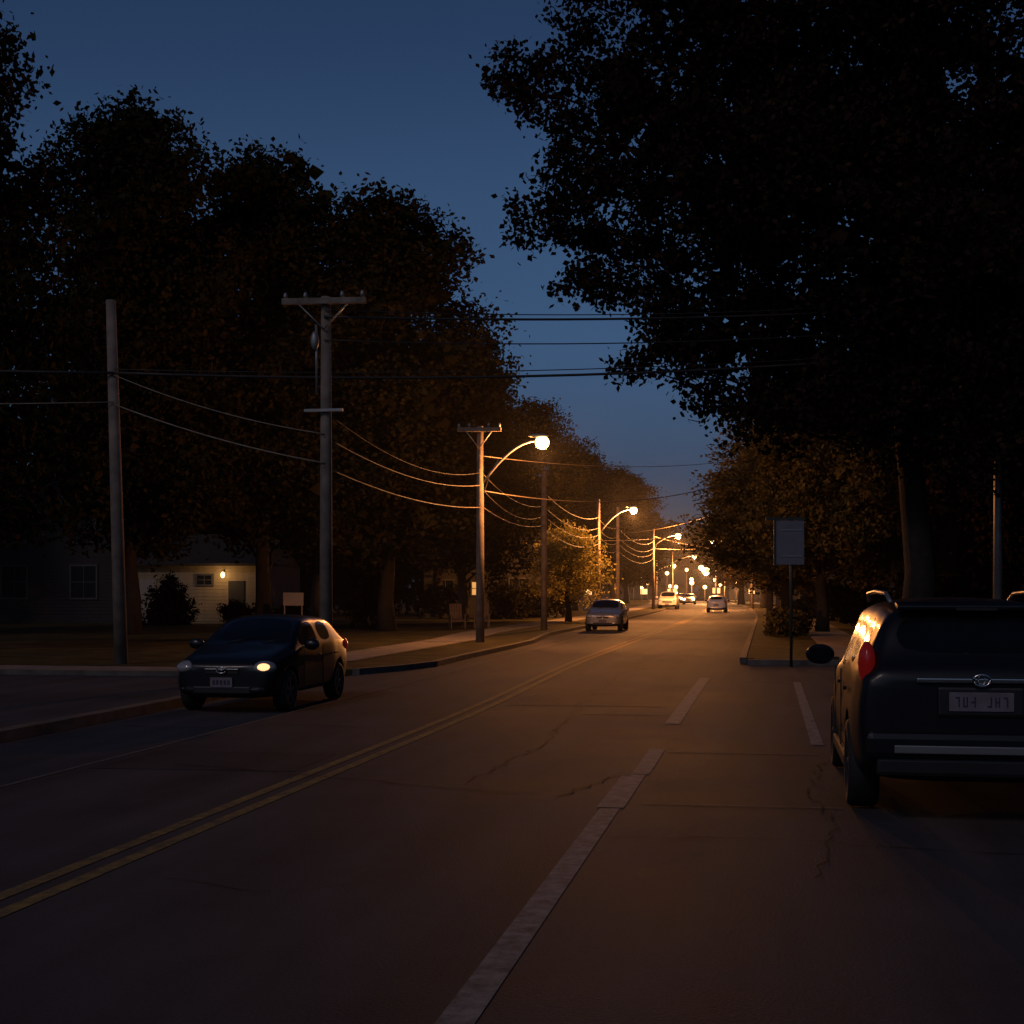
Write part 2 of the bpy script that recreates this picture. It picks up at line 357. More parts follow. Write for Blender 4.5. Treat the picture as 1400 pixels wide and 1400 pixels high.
Vm=np.concatenate([leaves_np(C,.24,54,.165,(1,.75)),leaves_np(clumps([(b[0]*1.0,b[1],b[2],b[3]*.6,b[4]*.6) for b in bl if b[3]>1.9],9),.4,9,.5,(1,.9)),
   leaves_np(clumps([(b[0],b[1],b[2],b[3]*1.18,b[4]*1.18) for b in bl],1.6),.14,16,.15,(1,.75))])
add('foliage',quad_mesh('maple_foliage',Vm,[M['leafR']]),e)
V=[];F=[]
tube_data([(0,0,0),(.1,0,2.2),(-.1,.1,4.6),(-.4,0,7.5),(-.2,.2,11),(0,0,15)],[.48,.36,.31,.26,.2,.06],12,V,F)
for b in bl:
    limbs(V,F,(-.2,.05,max(5.5,min(b[2]-abs(b[0])*.35,11))),[(b[0],b[1],b[2])],.09)
    for k in range(3):
        limbs(V,F,(b[0],b[1],b[2]),[(b[0]+random.uniform(-1,1)*b[3],b[1]+random.uniform(-1,1)*b[3]*.6,b[2]+random.uniform(-.9,.6)*b[4])],.03)
pydata('trunk_and_limbs',V,F,M['bark'],e,True)
VS=make_variant(9,4.8,2.3,1.3,M['leafY'],nb=18,dens=30,cnt=22,lsize=.13,sig=.2)
put(VS,'ornamental_tree',-10.4,77.2,5.0,2.6,.4)
def shrub(name,x,y,rx,ry,h,lm,cone=False,n=900,ls=.12):
    e=empty(name,(x,y,.1)); bl=[]
    if cone:
        for i in range(7):
            t=i/6; bl.append((0,0,h*(.12+.8*t),rx*(1-t)**.6+.12,h*.12))
    else:
        for i in range(9): bl.append((random.uniform(-.6,.6)*rx,random.uniform(-.6,.6)*ry,h*random.uniform(.35,.6),min(rx,ry,h)*.55,h*.42))
    Cc=clumps(bl,n/(sum(b[3]**2 for b in bl)+.01)/12)
    add('foliage',quad_mesh('shrub_foliage',np.concatenate([leaves_np(Cc,.12,22,ls),leaves_np(Cc*np.array([.8,.8,.9]),.15,4,.35)]),[lm]),e)
    V=[];F=[]; limbs(V,F,(0,0,-.1),[(random.uniform(-.3,.3)*rx,random.uniform(-.3,.3)*ry,h*.7) for _ in range(5)],.04)
    pydata('stems',V,F,M['bark'],e,True)
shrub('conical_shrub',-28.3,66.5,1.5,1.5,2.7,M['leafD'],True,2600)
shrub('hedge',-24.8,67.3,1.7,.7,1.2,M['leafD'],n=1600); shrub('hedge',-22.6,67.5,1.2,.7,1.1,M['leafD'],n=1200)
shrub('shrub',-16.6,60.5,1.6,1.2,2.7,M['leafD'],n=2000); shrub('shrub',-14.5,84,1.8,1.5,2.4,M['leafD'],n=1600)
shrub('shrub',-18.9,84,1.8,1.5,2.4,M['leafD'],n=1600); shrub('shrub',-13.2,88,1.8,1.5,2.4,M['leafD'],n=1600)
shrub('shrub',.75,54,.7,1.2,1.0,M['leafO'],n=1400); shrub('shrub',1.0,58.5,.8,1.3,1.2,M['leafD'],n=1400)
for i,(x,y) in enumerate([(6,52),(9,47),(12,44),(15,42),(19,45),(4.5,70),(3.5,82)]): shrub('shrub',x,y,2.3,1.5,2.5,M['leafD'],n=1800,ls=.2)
def mass(name,segs,lm,ls=.9,n=60):
    C=[]
    for (x,y,r,h) in segs:
        k=n; d=rng.normal(size=(k,3)); d/=np.linalg.norm(d,axis=1)[:,None]
        C.append(np.array([x,y,h*.55])+d*np.array([r,r*.6,h*.47])*rng.uniform(.5,1,(k,1)))
    C=np.concatenate(C); C[:,2]=np.abs(C[:,2]); me=quad_mesh(name,leaves_np(C,1.0,16,ls,(1,.8)),[lm]); add(name,me)
segs=[]
for i in range(26): segs.append((-95+i*3.4+random.uniform(-1,1),105+random.uniform(-6,8)+i*1.2 if i<20 else 150+i*3,5,random.uniform(14,21)))
for i in range(16): segs.append((-60+i*4.2,310+random.uniform(-8,8),8,random.uniform(14,19)))
for i in range(18): segs.append((12+i*3.2,120-i*2.6,5,random.uniform(14,21)))
for i in range(10): segs.append((-8+i*4,235-i*8,6,random.uniform(12,17)))
segs=[s for s in segs if abs(s[0]-cx(s[1]))>11 or s[1]>290]
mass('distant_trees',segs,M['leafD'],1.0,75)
mass('distant_trees',[(70*math.sin(a*.17),-35-25*math.cos(a*.17),6,random.uniform(11,16)) for a in range(-12,13)]+[(-75,-20+i*9,6,15) for i in range(9)]+[(50,-20+i*9,6,15) for i in range(9)],M['leafD'],1.6,80)  # unseen ring around the camera, added to block bright horizon reflections
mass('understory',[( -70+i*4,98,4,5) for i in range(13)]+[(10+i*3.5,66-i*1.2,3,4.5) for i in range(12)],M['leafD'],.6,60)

# ------------------------------------------------------------ poles, wires, lamps
SOD=(1,.36,.09)
def plight(e,loc,power,c=SOD,r=.15):
    l=bpy.data.lights.new('lamp_light','POINT'); l.energy=power; l.color=c; l.shadow_soft_size=r
    o=bpy.data.objects.new('lamp_light',l); o.location=loc; o.parent=e; col.objects.link(o)
def crossarm(e,z,w,ang=0):
    box('crossarm',(0,-.16,z),(w,.1,.13),M['wood'],e,.01,(0,ang,0))
    for x in (-.46,-.22,.22,.46):
        tube('insulator',[(x*w,-.16,z+.06),(x*w,-.16,z+.13),(x*w,-.16,z+.2)],[.035,.05,.03],M['steel'],e,8)
    tube('brace_l',[(-w*.3,-.19,z-.05),(0,-.17,z-.6)],.018,M['steel'],e,6); tube('brace_r',[(w*.3,-.19,z-.05),(0,-.17,z-.6)],.018,M['steel'],e,6)
def pole(name,x,y,h,r=.15,lean=0,arm=0):
    e=empty(name,(x,y,.05))
    tube('shaft',[(0,0,-.1),(lean*.5,0,h*.5),(lean,0,h)],[r,r*.88,r*.72],M['wood'],e,14)
    if arm: crossarm(e,h-.12,arm,.015)
    return e
def lamp_arm(e,z,reach,dx=1,power=900,gm='globe',gr=.2,rise=.9,c=SOD):
    P=[];n=9
    for i in range(n):
        t=i/(n-1); P.append((dx*(.12+(reach-.3)*t),0,z-rise+rise*math.sin(t*math.pi/2)**.9))
    tube('lamp_arm',P,.035,M['steel'],e,8)
    tube('arm_brace',[(dx*.1,0,z-rise-.4),(dx*.35,0,z-rise*.75),(dx*.6,0,z-rise*.42)],.015,M['steel'],e,6)
    ellip('lamp_housing',(dx*(reach-.12),0,z+gr*.7),(.34,.15,.07),M['steel'],e)
    ellip('lamp_globe',(dx*reach,0,z-.05),(gr,gr,gr*.92),M[gm],e,seg=28)
    if power: plight(e,(dx*reach,0,z-.05-gr-.14),power,c,.12)
pole('utility_pole',-14.2,30.7,8.2,.155,-.25)
B=pole('utility_pole',-9.3,30.2,8.0,.145,0,1.85)
box('bracket',(0,-.17,5.55),(.85,.07,.06),M['steel'],B); 
tube('conduit',[(-.19,-.05,5.9),(-.2,-.05,7.4)],.03,M['steel'],B); ellip('switch_can',(-.22,-.1,7.05),(.09,.09,.2),M['steel'],B)
Cc=pole('street_lamp',-9,45.8,6.95,.14,0,1.42); lamp_arm(Cc,6.45,2.0,power=2400,gr=.23,rise=1.3)
pole('utility_pole',-9.2,60.7,6.7,.14)
E=pole('street_lamp',-9.4,82.6,6.9,.14); lamp_arm(E,6.3,2.0,power=8000,gr=.22,rise=1.3)
pole('utility_pole',-9.6,95.6,7.2,.14)
G=pole('street_lamp',-9.9,130,7.2,.15,0,0); lamp_arm(G,6.6,2.2,power=11000,gr=.27)
K=pole('street_lamp',-1.3,137,7.0,.14); lamp_arm(K,6.4,3.7,-1,power=6000,gr=.26)
K=pole('street_lamp',-1.6,157,7.0,.14); lamp_arm(K,6.4,3.6,-1,power=7000,gr=.28)
K=pole('street_lamp',-12.6,199,7.0,.15); lamp_arm(K,6.4,3.0,1,power=10000,gr=.3)
K=pole('street_lamp',-5.5,200,6.0,.15); lamp_arm(K,4.4,2.6,-1,power=12000,gr=.55,gm='globe2',c=(1,.45,.15))
K=pole('street_lamp',-18.5,250,7.0,.15); lamp_arm(K,6.0,3.0,1,power=10000,gr=.32)
K=pole('street_lamp',-8.2,245,7.0,.15); lamp_arm(K,5.6,2.5,-1,power=12000,gr=.45,gm='globe2',c=(1,.45,.15))
for (x,y,z,g) in [(-20,235,3.6,.26),(-17.5,262,4.4,.34),(-4.5,218,3.2,.24),(-14.0,262,5.0,.3),(-9,262,3.2,.34),(-1.5,232,3.4,.22),(-24,268,3.2,.3),(-12.5,250,2.6,.36),(-18,225,2.4,.22),(-7,228,2.2,.28),(-15.5,240,2.0,.3),
    (-21,250,1.8,.26),(-10.5,255,1.9,.34),(-5,250,2.6,.24),(-27,262,2.2,.28),(-13.8,275,3.4,.34),(-17,280,2.0,.36)]:
    K=pole('street_lamp',x,y,z+.3,.07); 
    ellip('lamp_globe',(0,-.05,z+.45),(g,g,g),M['globe2'],K)
I=pole('utility_pole',.15,68.3,8.2,.17)
H=empty('light_pole',(5.6,37.5,.05)); tube('shaft',[(0,0,-.1),(0,0,3.5),(0,0,7.3)],[.12,.1,.085],M['steel'],H,14)
tube('arm',[(0,0,7.1),(.25,0,7.5),(.5,0,7.75)],.03,M['steel'],H); box('bracket',(0,-.1,7.25),(.3,.06,.06),M['steel'],H)
wr=empty('overhead_wires')
def wire(a,b,sag,r=.012,m='cablel'):
    P=[];n=16
    for i in range(n+1):
        t=i/n; p=Vector(a).lerp(Vector(b),t); p.z-=sag*4*t*(1-t); P.append(p)
    tube('wire',P,r,M[m],wr,5)
A_=(-14.3,30.55);B_=(-9.3,30.05);C_=(-9,45.65);D_=(-9.2,60.6);E_=(-9.4,82.5);F_=(-9.6,95.5);G_=(-9.9,129.9);I_=(.15,68.2);H_=(5.6,37.4);T_=(3.5,36.6)
def w(p,za,q,zb,sag,r=.012,m='cablel'): wire((p[0],p[1],za),(q[0],q[1],zb),sag,r,m)
w(A_,6.6,H_,7.7,.35,.032,'cable'); w(A_,6.68,H_,7.78,.3,.012,'cable')
w((-40,22),7.5,A_,6.6,.3,.03,'cable'); w((-40,22),6.8,A_,5.95,.5,.014)
w(B_,7.6,T_,8.6,.15,.028,'cable'); w(B_,7.75,T_,8.75,.2,.012,'cable'); w(B_,7.1,T_,8.1,.2,.014,'cable')
w(A_,6.55,B_,5.1,.16,.013); w(A_,5.9,B_,4.48,.12,.016)
w(B_,5.05,C_,5.1,.35,.012); w(B_,4.4,C_,4.4,.25,.015); w(B_,5.6,C_,5.5,.5,.008,'cable')
w(C_,4.95,I_,7.5,.9,.018); w(C_,6.05,I_,8.0,.45,.011); w(C_,5.6,D_,5.3,.4,.012); w(C_,5.1,D_,4.9,.5,.012); w(C_,4.5,D_,4.5,.3,.014)
for z in (5.9,5.3,4.9,4.4):
    w(D_,z,E_,z,.45,.012); w(E_,z,F_,z,.3,.012); w(F_,z,G_,z+.2,.6,.014)
w(E_,4.6,I_,5.0,.3,.02); w(E_,5.4,I_,5.9,.5,.012); w(G_,5.5,(-1.3,137),6.2,.3,.02); w(F_,5.5,I_,6.2,.4,.014); w(G_,6.6,(-1.6,157),6.4,.5,.02)
w(I_,7.6,(-1.3,137),6.6,.8,.02,'cable'); w(H_,7.3,I_,7.8,.5,.014,'cable')

s=empty('traffic_sign',(.56,34.3,.0)); s.rotation_euler=(0,0,.12)
tube('post',[(0,0,-.1),(0,0,3.45)],.035,M['signpost'],s,8)
box('panel',(-.03,-.045,2.86),(.64,.02,1.02),M['signback'],s,.008); box('panel_top_frame',(-.14,-.045,3.41),(.9,.06,.06),M['signpost'],s); box('frame_side',(-.38,-.045,2.87),(.05,.05,1.06),M['signpost'],s)
for z in (2.55,3.15): box('clamp',(0,-.066,z),(.5,.015,.03),M['steel'],s)
s=empty('yard_sign',(-18.6,56,.1)); box('panel',(0,0,1.32),(.84,.03,.52),M['trim'],s,.005)
for x in (-.36,.36): box('leg',(x,0,.5),(.04,.04,1.1),M['trim'],s)
for (x,y,rz) in [(-13.2,62,.4),(-12.3,63,.1)]:
    c=empty('garden_chair',(x,y,.11),rz)
    box('seat',(0,0,.38),(.55,.55,.05),M['wood'],c,rot=(.12,0,0))
    for k in range(5): box('back_slat',(-.22+.11*k,.32,.72),(.09,.025,.75),M['wood'],c,rot=(-.3,0,0))
    for sx in (-.3,.3):
        box('arm',(sx,0,.6),(.09,.6,.03),M['wood'],c); box('front_leg',(sx,-.25,.3),(.05,.06,.6),M['wood'],c); box('rear_leg',(sx,.25,.28),(.05,.06,.56),M['wood'],c)

# added mist over the street, scatters light into lamp halos
mm=bpy.data.materials.new('lamp_halo_volume'); mm.use_nodes=True; nt=mm.node_tree; nt.nodes.clear()
o_=nt.nodes.new('ShaderNodeOutputMaterial'); vs=nt.nodes.new('ShaderNodeVolumeScatter'); vs.inputs['Density'].default_value=.00035; vs.inputs['Anisotropy'].default_value=.0
vs.inputs['Color'].default_value=(1,1,1,1); nt.links.new(vs.outputs[0],o_.inputs['Volume'])
box('halo_volume',(-8,170,6.2),(44,262,11.6),mm)

# ------------------------------------------------------------ houses
def window(e,x,y,z,wd,ht,lit=False,tm='trim'):
    box('window_glass',(x,y-.02,z),(wd,.03,ht),M['litwin' if lit else 'glassd'],e)
    for dx in (-wd/2-.04,wd/2+.04): box('window_frame',(x+dx,y-.045,z),(.09,.08,ht+.18),M[tm],e)
    for dz in (-ht/2-.045,ht/2+.045): box('window_frame',(x,y-.04,z+dz),(wd-.004,.075,.088),M[tm],e)
    box('muntin_h',(x,y-.05,z),(wd,.025,.035),M[tm],e); box('muntin_v',(x,y-.047,z),(.03,.025,ht),M[tm],e)
def siding(e,x0,x1,y,z0,z1,m):
    z=z0
    while z<z1-.02:
        box('clapboard',((x0+x1)/2,y-.012,z+.09),(x1-x0,.03,.165),m,e,rot=(.06,0,0)); z+=.18
def gable(e,x0,x1,y0,y1,z,rise,m,ov=.4,name='roof',wm='siding'):
    ym=(y0+y1)/2; X0=x0-ov;X1=x1+ov;Y0=y0-ov;Y1=y1+ov; zz=z-.1
    V=[(X0,Y0,zz),(X1,Y0,zz),(X1,Y1,zz),(X0,Y1,zz),(X0,ym,z+rise),(X1,ym,z+rise)]
    V+=[(a,b,c+.14) for a,b,c in V]
    F=[(0,1,5,4),(2,3,4,5),(6,10,11,7),(8,11,10,9),(0,6,7,1),(2,8,9,3),(0,4,10,6),(4,3,9,10),(1,7,11,5),(5,11,8,2)]
    pydata(name,V,F,m,e)
    pydata('gable_wall',[(x0,y0,z-.05),(x0,y1,z-.05),(x0,ym,z+rise-.12),(x1,y0,z-.05),(x1,y1,z-.05),(x1,ym,z+rise-.12)],[(0,1,2),(3,5,4)],M[wm],e)
hs=empty('house')
box('wing_walls',(-28.5,73.5,1.5),(6.6,7,3.2),M['siding'],hs); siding(hs,-31.8,-25.2,70,.2,3.0,M['siding']); gable(hs,-31.8,-25.2,70,77,3.1,1.5,M['roof'])
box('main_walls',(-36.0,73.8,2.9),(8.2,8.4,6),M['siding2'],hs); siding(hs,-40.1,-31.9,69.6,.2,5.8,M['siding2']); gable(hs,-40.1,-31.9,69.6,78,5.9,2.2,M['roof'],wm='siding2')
window(hs,-34.2,69.58,2.2,1.35,1.6,tm='trimd'); window(hs,-34.2,69.58,4.9,1.2,1.3,tm='trimd'); window(hs,-38,69.58,2.2,1.35,1.6,tm='trimd'); window(hs,-38,69.58,4.9,1.2,1.3,tm='trimd')
window(hs,-27.9,69.98,2.3,.8,.45,tm='trimd'); box('door',(-30.9,69.94,1.25),(.9,.06,2.2),M['trim'],hs,.01); box('door_knob',(-30.6,69.88,1.2),(.06,.06,.06),M['steel'],hs,.01)
box('side_door',(-26.2,69.94,1.2),(.85,.06,2.1),M['siding2'],hs,.01)
box('chimney',(-36,75,8.2),(.8,.8,1.8),M['roof'],hs)
ellip('porch_lamp',(-26.85,69.75,2.55),(.1,.1,.15),M['porch'],hs); box('porch_lamp_bracket',(-26.85,69.88,2.75),(.06,.2,.05),M['dark'],hs); plight(hs,(-26.85,69.0,2.5),26,(1,.52,.18),.08)
hs=empty('house',(-17.3,90,0))
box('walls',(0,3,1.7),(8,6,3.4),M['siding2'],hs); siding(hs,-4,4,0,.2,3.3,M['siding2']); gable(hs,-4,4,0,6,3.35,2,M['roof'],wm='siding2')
window(hs,-.6,-.02,1.9,.6,.8,True,'trimd'); window(hs,-2.6,-.02,1.9,1.0,1.0,tm='trimd'); window(hs,2.1,-.02,1.9,1.2,1.2,tm='trimd'); box('door',(.7,-.05,1.2),(.9,.05,2.1),M['dark'],hs,.01)
def shop(x,y,wd,ht,lits):
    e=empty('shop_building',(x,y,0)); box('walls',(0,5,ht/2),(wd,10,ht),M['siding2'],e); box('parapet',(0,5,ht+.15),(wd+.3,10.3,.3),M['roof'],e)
    for (xx,w2,h2,z2,k) in lits:
        box('shop_window',(xx,-.03,z2),(w2,.05,h2),M['shopwin'] if k else M['glassd'],e); box('sill',(xx,-.08,z2-h2/2-.06),(w2+.2,.12,.08),M['trimd'],e)
    box('awning',(0,-.5,2.9),(wd*.9,1,.12),M['roof'],e,rot=(.25,0,0)); box('door',(wd/2-.7,-.04,1.1),(.9,.06,2.1),M['dark'],e)
shop(-2.0,262,9,4.6,[(-3,1.4,1,1.8,0),(-.6,1,.9,1.7,1),(1.6,1.5,1,1.7,0)])
shop(-30,240,10,5,[(-3,1.4,1,1.8,0),(1,1.2,.9,1.6,1),(3.4,.8,.9,1.7,0)])
shop(-22,285,14,5.5,[(-4.5,2,1.1,1.8,0),(-1.5,1.3,1,1.6,1),(1.3,.8,.8,1.9,0),(4,1.8,1,1.6,1)])
shop(-5,300,14,6,[(-5,1.6,1.1,1.8,1),(-2,1,.9,1.6,0),(1.3,1.8,.8,1.9,0),(4,.8,1,1.6,0)])

# ------------------------------------------------------------ vehicles
def section(st):
    y,w_,zb,zbelt,zt,wt=st; dz=zt-zbelt; hb=zbelt-zb
    return [(0,zb),(w_*.82,zb),(w_*.955,zb+.07*hb/.6+.03),(w_,zb+.42*hb),(w_*.992,zb+.72*hb),(w_*.95,zbelt),(w_*.925,zbelt+.06*dz),(wt+.035,zbelt+.80*dz),(wt*.93,zbelt+.95*dz),(0,zt+.012)]
def car_body(e,sts,side,top,paint,wheels,wr_,hw):
    V=[];F=[];mi=[]; K=10; R=2*K-2
    for s in sts:
        h=section(s); ring=h+[(-x,z) for x,z in h[-2:0:-1]]
        V+=[(x,s[0],z) for x,z in ring]
    for i in range(len(sts)-1):
        for j in range(R):
            a=i*R+j; b=i*R+(j+1)%R; F.append((a,b,b+R,a+R))
            jj=j if j<K-1 else R-1-j
            g=0
            if i in side and jj==6: g=1
            if i in top and jj==8: g=1
            if jj in (0,1): g=2
            mi.append(g)
    for i0,rev in ((0,False),(len(sts)-1,True)):
        b0=i0*R
        for j in range(K-1):
            a,b=b0+j,b0+j+1; c,d=b0+(R-j-1)%R if j+1<K-1 else b0+j+1,b0+(R-j)%R
            f=[a,b,c,d]; f2=[]
            for q in f:
                if q not in f2: f2.append(q)
            if len(f2)<3: continue
            F.append(tuple(f2[::-1] if not rev else f2)); mi.append(0)
    me=bpy.data.meshes.new('body'); me.from_pydata(V,[],F); me.update()
    for m in (paint,M['cglass'],M['dark']): me.materials.append(m)
    for p,g in zip(me.polygons,mi): p.material_index=g; p.use_smooth=True
    bm=bmesh.new(); bm.from_mesh(me); bmesh.ops.recalc_face_normals(bm,faces=bm.faces)
    cl=bm.edges.layers.float.get('crease_edge') or bm.edges.layers.float.new('crease_edge')
    for ed in bm.edges:
        fs=ed.link_faces
        if len(fs)==2 and fs[0].material_index!=fs[1].material_index: ed[cl]=.55
    bm.to_mesh(me); bm.free()
    o=bpy.data.objects.new('body',me); col.objects.link(o)
    sb=o.modifiers.new('s','SUBSURF'); sb.levels=2; sb.render_levels=2
    cut=[]
    for yy in wheels:
        for sx in (-1,1):
            bm=bmesh.new(); bmesh.ops.create_cone(bm,cap_ends=True,segments=40,radius1=wr_+.055,radius2=wr_+.055,depth=.56,matrix=Matrix.Translation((sx*(hw-.0),yy,wr_+.01))@Matrix.Rotation(math.pi/2,4,'Y'))
            m2=bpy.data.meshes.new('c'); bm.to_mesh(m2); bm.free(); m2.materials.append(M['dark'])
            c=bpy.data.objects.new('c',m2); col.objects.link(c); cut.append(c)
            b=o.modifiers.new('b','BOOLEAN'); b.object=c; b.operation='DIFFERENCE'; b.solver='EXACT'
            try: b.material_mode='TRANSFER'
            except Exception: pass
    dg=bpy.context.evaluated_depsgraph_get(); dg.update()
    nm=bpy.data.meshes.new_from_object(o.evaluated_get(dg)); nm.name='car_body'
    for c in cut: bpy.data.objects.remove(c)
    bpy.data.objects.remove(o)
    b=add('body',nm,e); return b
def wheel(e,x,y,r,sx,wd=.2):
    w0=wd/2
    lathe('tyre',[(-w0*.8,r*.64),(-w0,r*.74),(-w0,r*.92),(-w0*.75,r*.99),(w0*.75,r*.99),(w0,r*.92),(w0,r*.74),(w0*.8,r*.64),(0,r*.6),(-w0*.8,r*.64)],M['tyre'],e,(x,y,r))
    lathe('rim',[(sx*w0*.85,r*.66),(sx*w0*.9,r*.6),(sx*w0*.3,r*.56),(sx*w0*.25,0.001)],M['dark'],e,(x,y,r))
    lathe('rim_lip',[(sx*w0*.86,r*.67),(sx*w0*.98,r*.64),(sx*w0*.86,r*.59)],M['rim'],e,(x,y,r))
    for k in range(5):
        t=k*2*math.pi/5+.3
        o=box('spoke',(x+sx*w0*.7,y+math.cos(t)*r*.33,r+math.sin(t)*r*.33),(.03,r*.6,r*.15),M['rim'],e,.008,rot=(t,0,0))
    ellip('hub',(x+sx*w0*.75,y,r),(.03,r*.13,r*.13),M['rim'],e)
def mirror(e,sx,x,y,z,paint,s=1):
    ellip('door_mirror',(sx*(x+.13*s),y,z),(.12*s,.07*s,.085*s),paint,e); box('mirror_stalk',(sx*(x+.02),y+.02,z-.04),(.1,.04,.03),M['dark'],e)
    box('mirror_glass',(sx*(x+.13*s),y+.065*s,z),(.17*s,.012,.11*s),M['cglass'],e)
def seam(e,sx,hw,y,z0,z1):
    box('door_seam',(sx*(hw-.006),y,(z0+z1)/2),(.012,.009,z1-z0),M['dark'],e)
HB=[(0,.56,.30,.60,.66,.40),(.05,.68,.24,.66,.74,.50),(.22,.765,.21,.72,.82,.57),(.65,.80,.20,.80,.91,.62),(.98,.81,.20,.86,.97,.65),(1.05,.81,.20,.87,1.01,.66),
    (1.28,.81,.20,.89,1.14,.63),(1.72,.81,.20,.91,1.34,.57),(1.80,.81,.20,.91,1.365,.57),(2.18,.81,.20,.92,1.39,.57),(2.25,.81,.20,.92,1.39,.57),(2.90,.81,.20,.95,1.365,.56),
    (3.05,.80,.20,.96,1.35,.56),(3.38,.79,.21,.96,1.28,.54),(3.70,.76,.24,.94,1.04,.55),(3.82,.72,.28,.90,.97,.52),(3.88,.62,.34,.80,.86,.42)]
def hatchback(name,x,y,rz,paint,lit=False,beam=False):
    e=empty(name,(x,y,0),rz)
    sts=[(s[0]-1.94,)+s[1:] for s in HB]
    car_body(e,sts,{6,7,8,10},{5,6,13},paint,(-1.24,1.2),.30,.81)
    for yy in (-1.24,1.2):
        for sx in (-1,1): wheel(e,sx*.70,yy,.30,sx)
    for sx in (-1,1):
        ellip('headlamp',(sx*.585,-1.80,.665),(.175,.13,.085),M['head'],e,rot=(.35,0,sx*.55))
        if lit and sx==1:
            ellip('headlamp_bulb',(sx*.60,-1.875,.665),(.10,.07,.055),M['headlit'],e,rot=(.3,0,sx*.55))
        if beam: ellip('headlamp_bulb',(sx*.58,-1.9,.665),(.2,.05,.15),M['beam'],e)
        ellip('fog_lamp',(sx*.56,-1.885,.36),(.06,.03,.04),M['head'],e)
        mirror(e,sx,.78,-.62,.95,paint); ellip('tail_lamp',(sx*.66,1.79,.86),(.1,.1,.13),M['tail'],e)
        seam(e,sx,.81,-.66,.3,.86); seam(e,sx,.81,.28,.25,.9)
        for yy in (.1,.95): box('door_handle',(sx*.812,yy,.77),(.03,.16,.028),paint,e,.006)
    box('upper_grille',(0,-1.925,.60),(.5,.05,.07),M['dark'],e,.01); box('grille_bar',(0,-1.955,.635),(.5,.02,.018),M['chrome'],e,.004)
    P=[(.075*math.cos(t*math.pi/8),-1.968,.625+.045*math.sin(t*math.pi/8)) for t in range(17)]
    tube('badge',P,.009,M['chrome'],e,6); tube('badge_bar',[(-.06,-1.968,.61),(.06,-1.968,.64)],.008,M['chrome'],e,6)
    box('lower_intake',(0,-1.935,.34),(.85,.05,.1),M['dark'],e,.015)
    box('licence_plate',(0,-1.965,.45),(.33,.015,.14),M['plate'],e,.004)
    for k in range(5): box('plate_letter',(-.11+.055*k,-1.976,.45),(.03,.006,.065),M['platetxt'],e)
    box('rear_plate',(0,1.95,.62),(.4,.015,.13),M['plate'],e,.004)
    for sx in (-.3,.25): tube('wiper',[(sx,-.98,.985),(sx+.4,-.83,1.06)],.008,M['dark'],e,6)
    return e
SU=[(0,.66,.42,.80,.86,.45),(.06,.80,.32,.88,.98,.58),(.3,.89,.28,.95,1.07,.68),(.95,.92,.26,1.01,1.14,.72),(1.1,.92,.26,1.03,1.2,.73),(1.4,.92,.26,1.05,1.40,.71),(1.85,.92,.26,1.06,1.64,.67),
    (1.95,.92,.26,1.06,1.67,.67),(2.5,.92,.26,1.07,1.70,.67),(2.6,.92,.26,1.07,1.70,.67),(3.35,.92,.26,1.09,1.69,.66),(3.47,.92,.26,1.09,1.69,.66),(4.0,.915,.27,1.12,1.66,.65),(4.14,.905,.29,1.13,1.64,.64),
    (4.20,.90,.30,1.13,1.60,.66),(4.38,.885,.34,1.13,1.27,.68),(4.44,.875,.38,1.12,1.21,.70),(4.50,.86,.42,1.08,1.16,.70),(4.53,.80,.48,1.0,1.08,.62)]
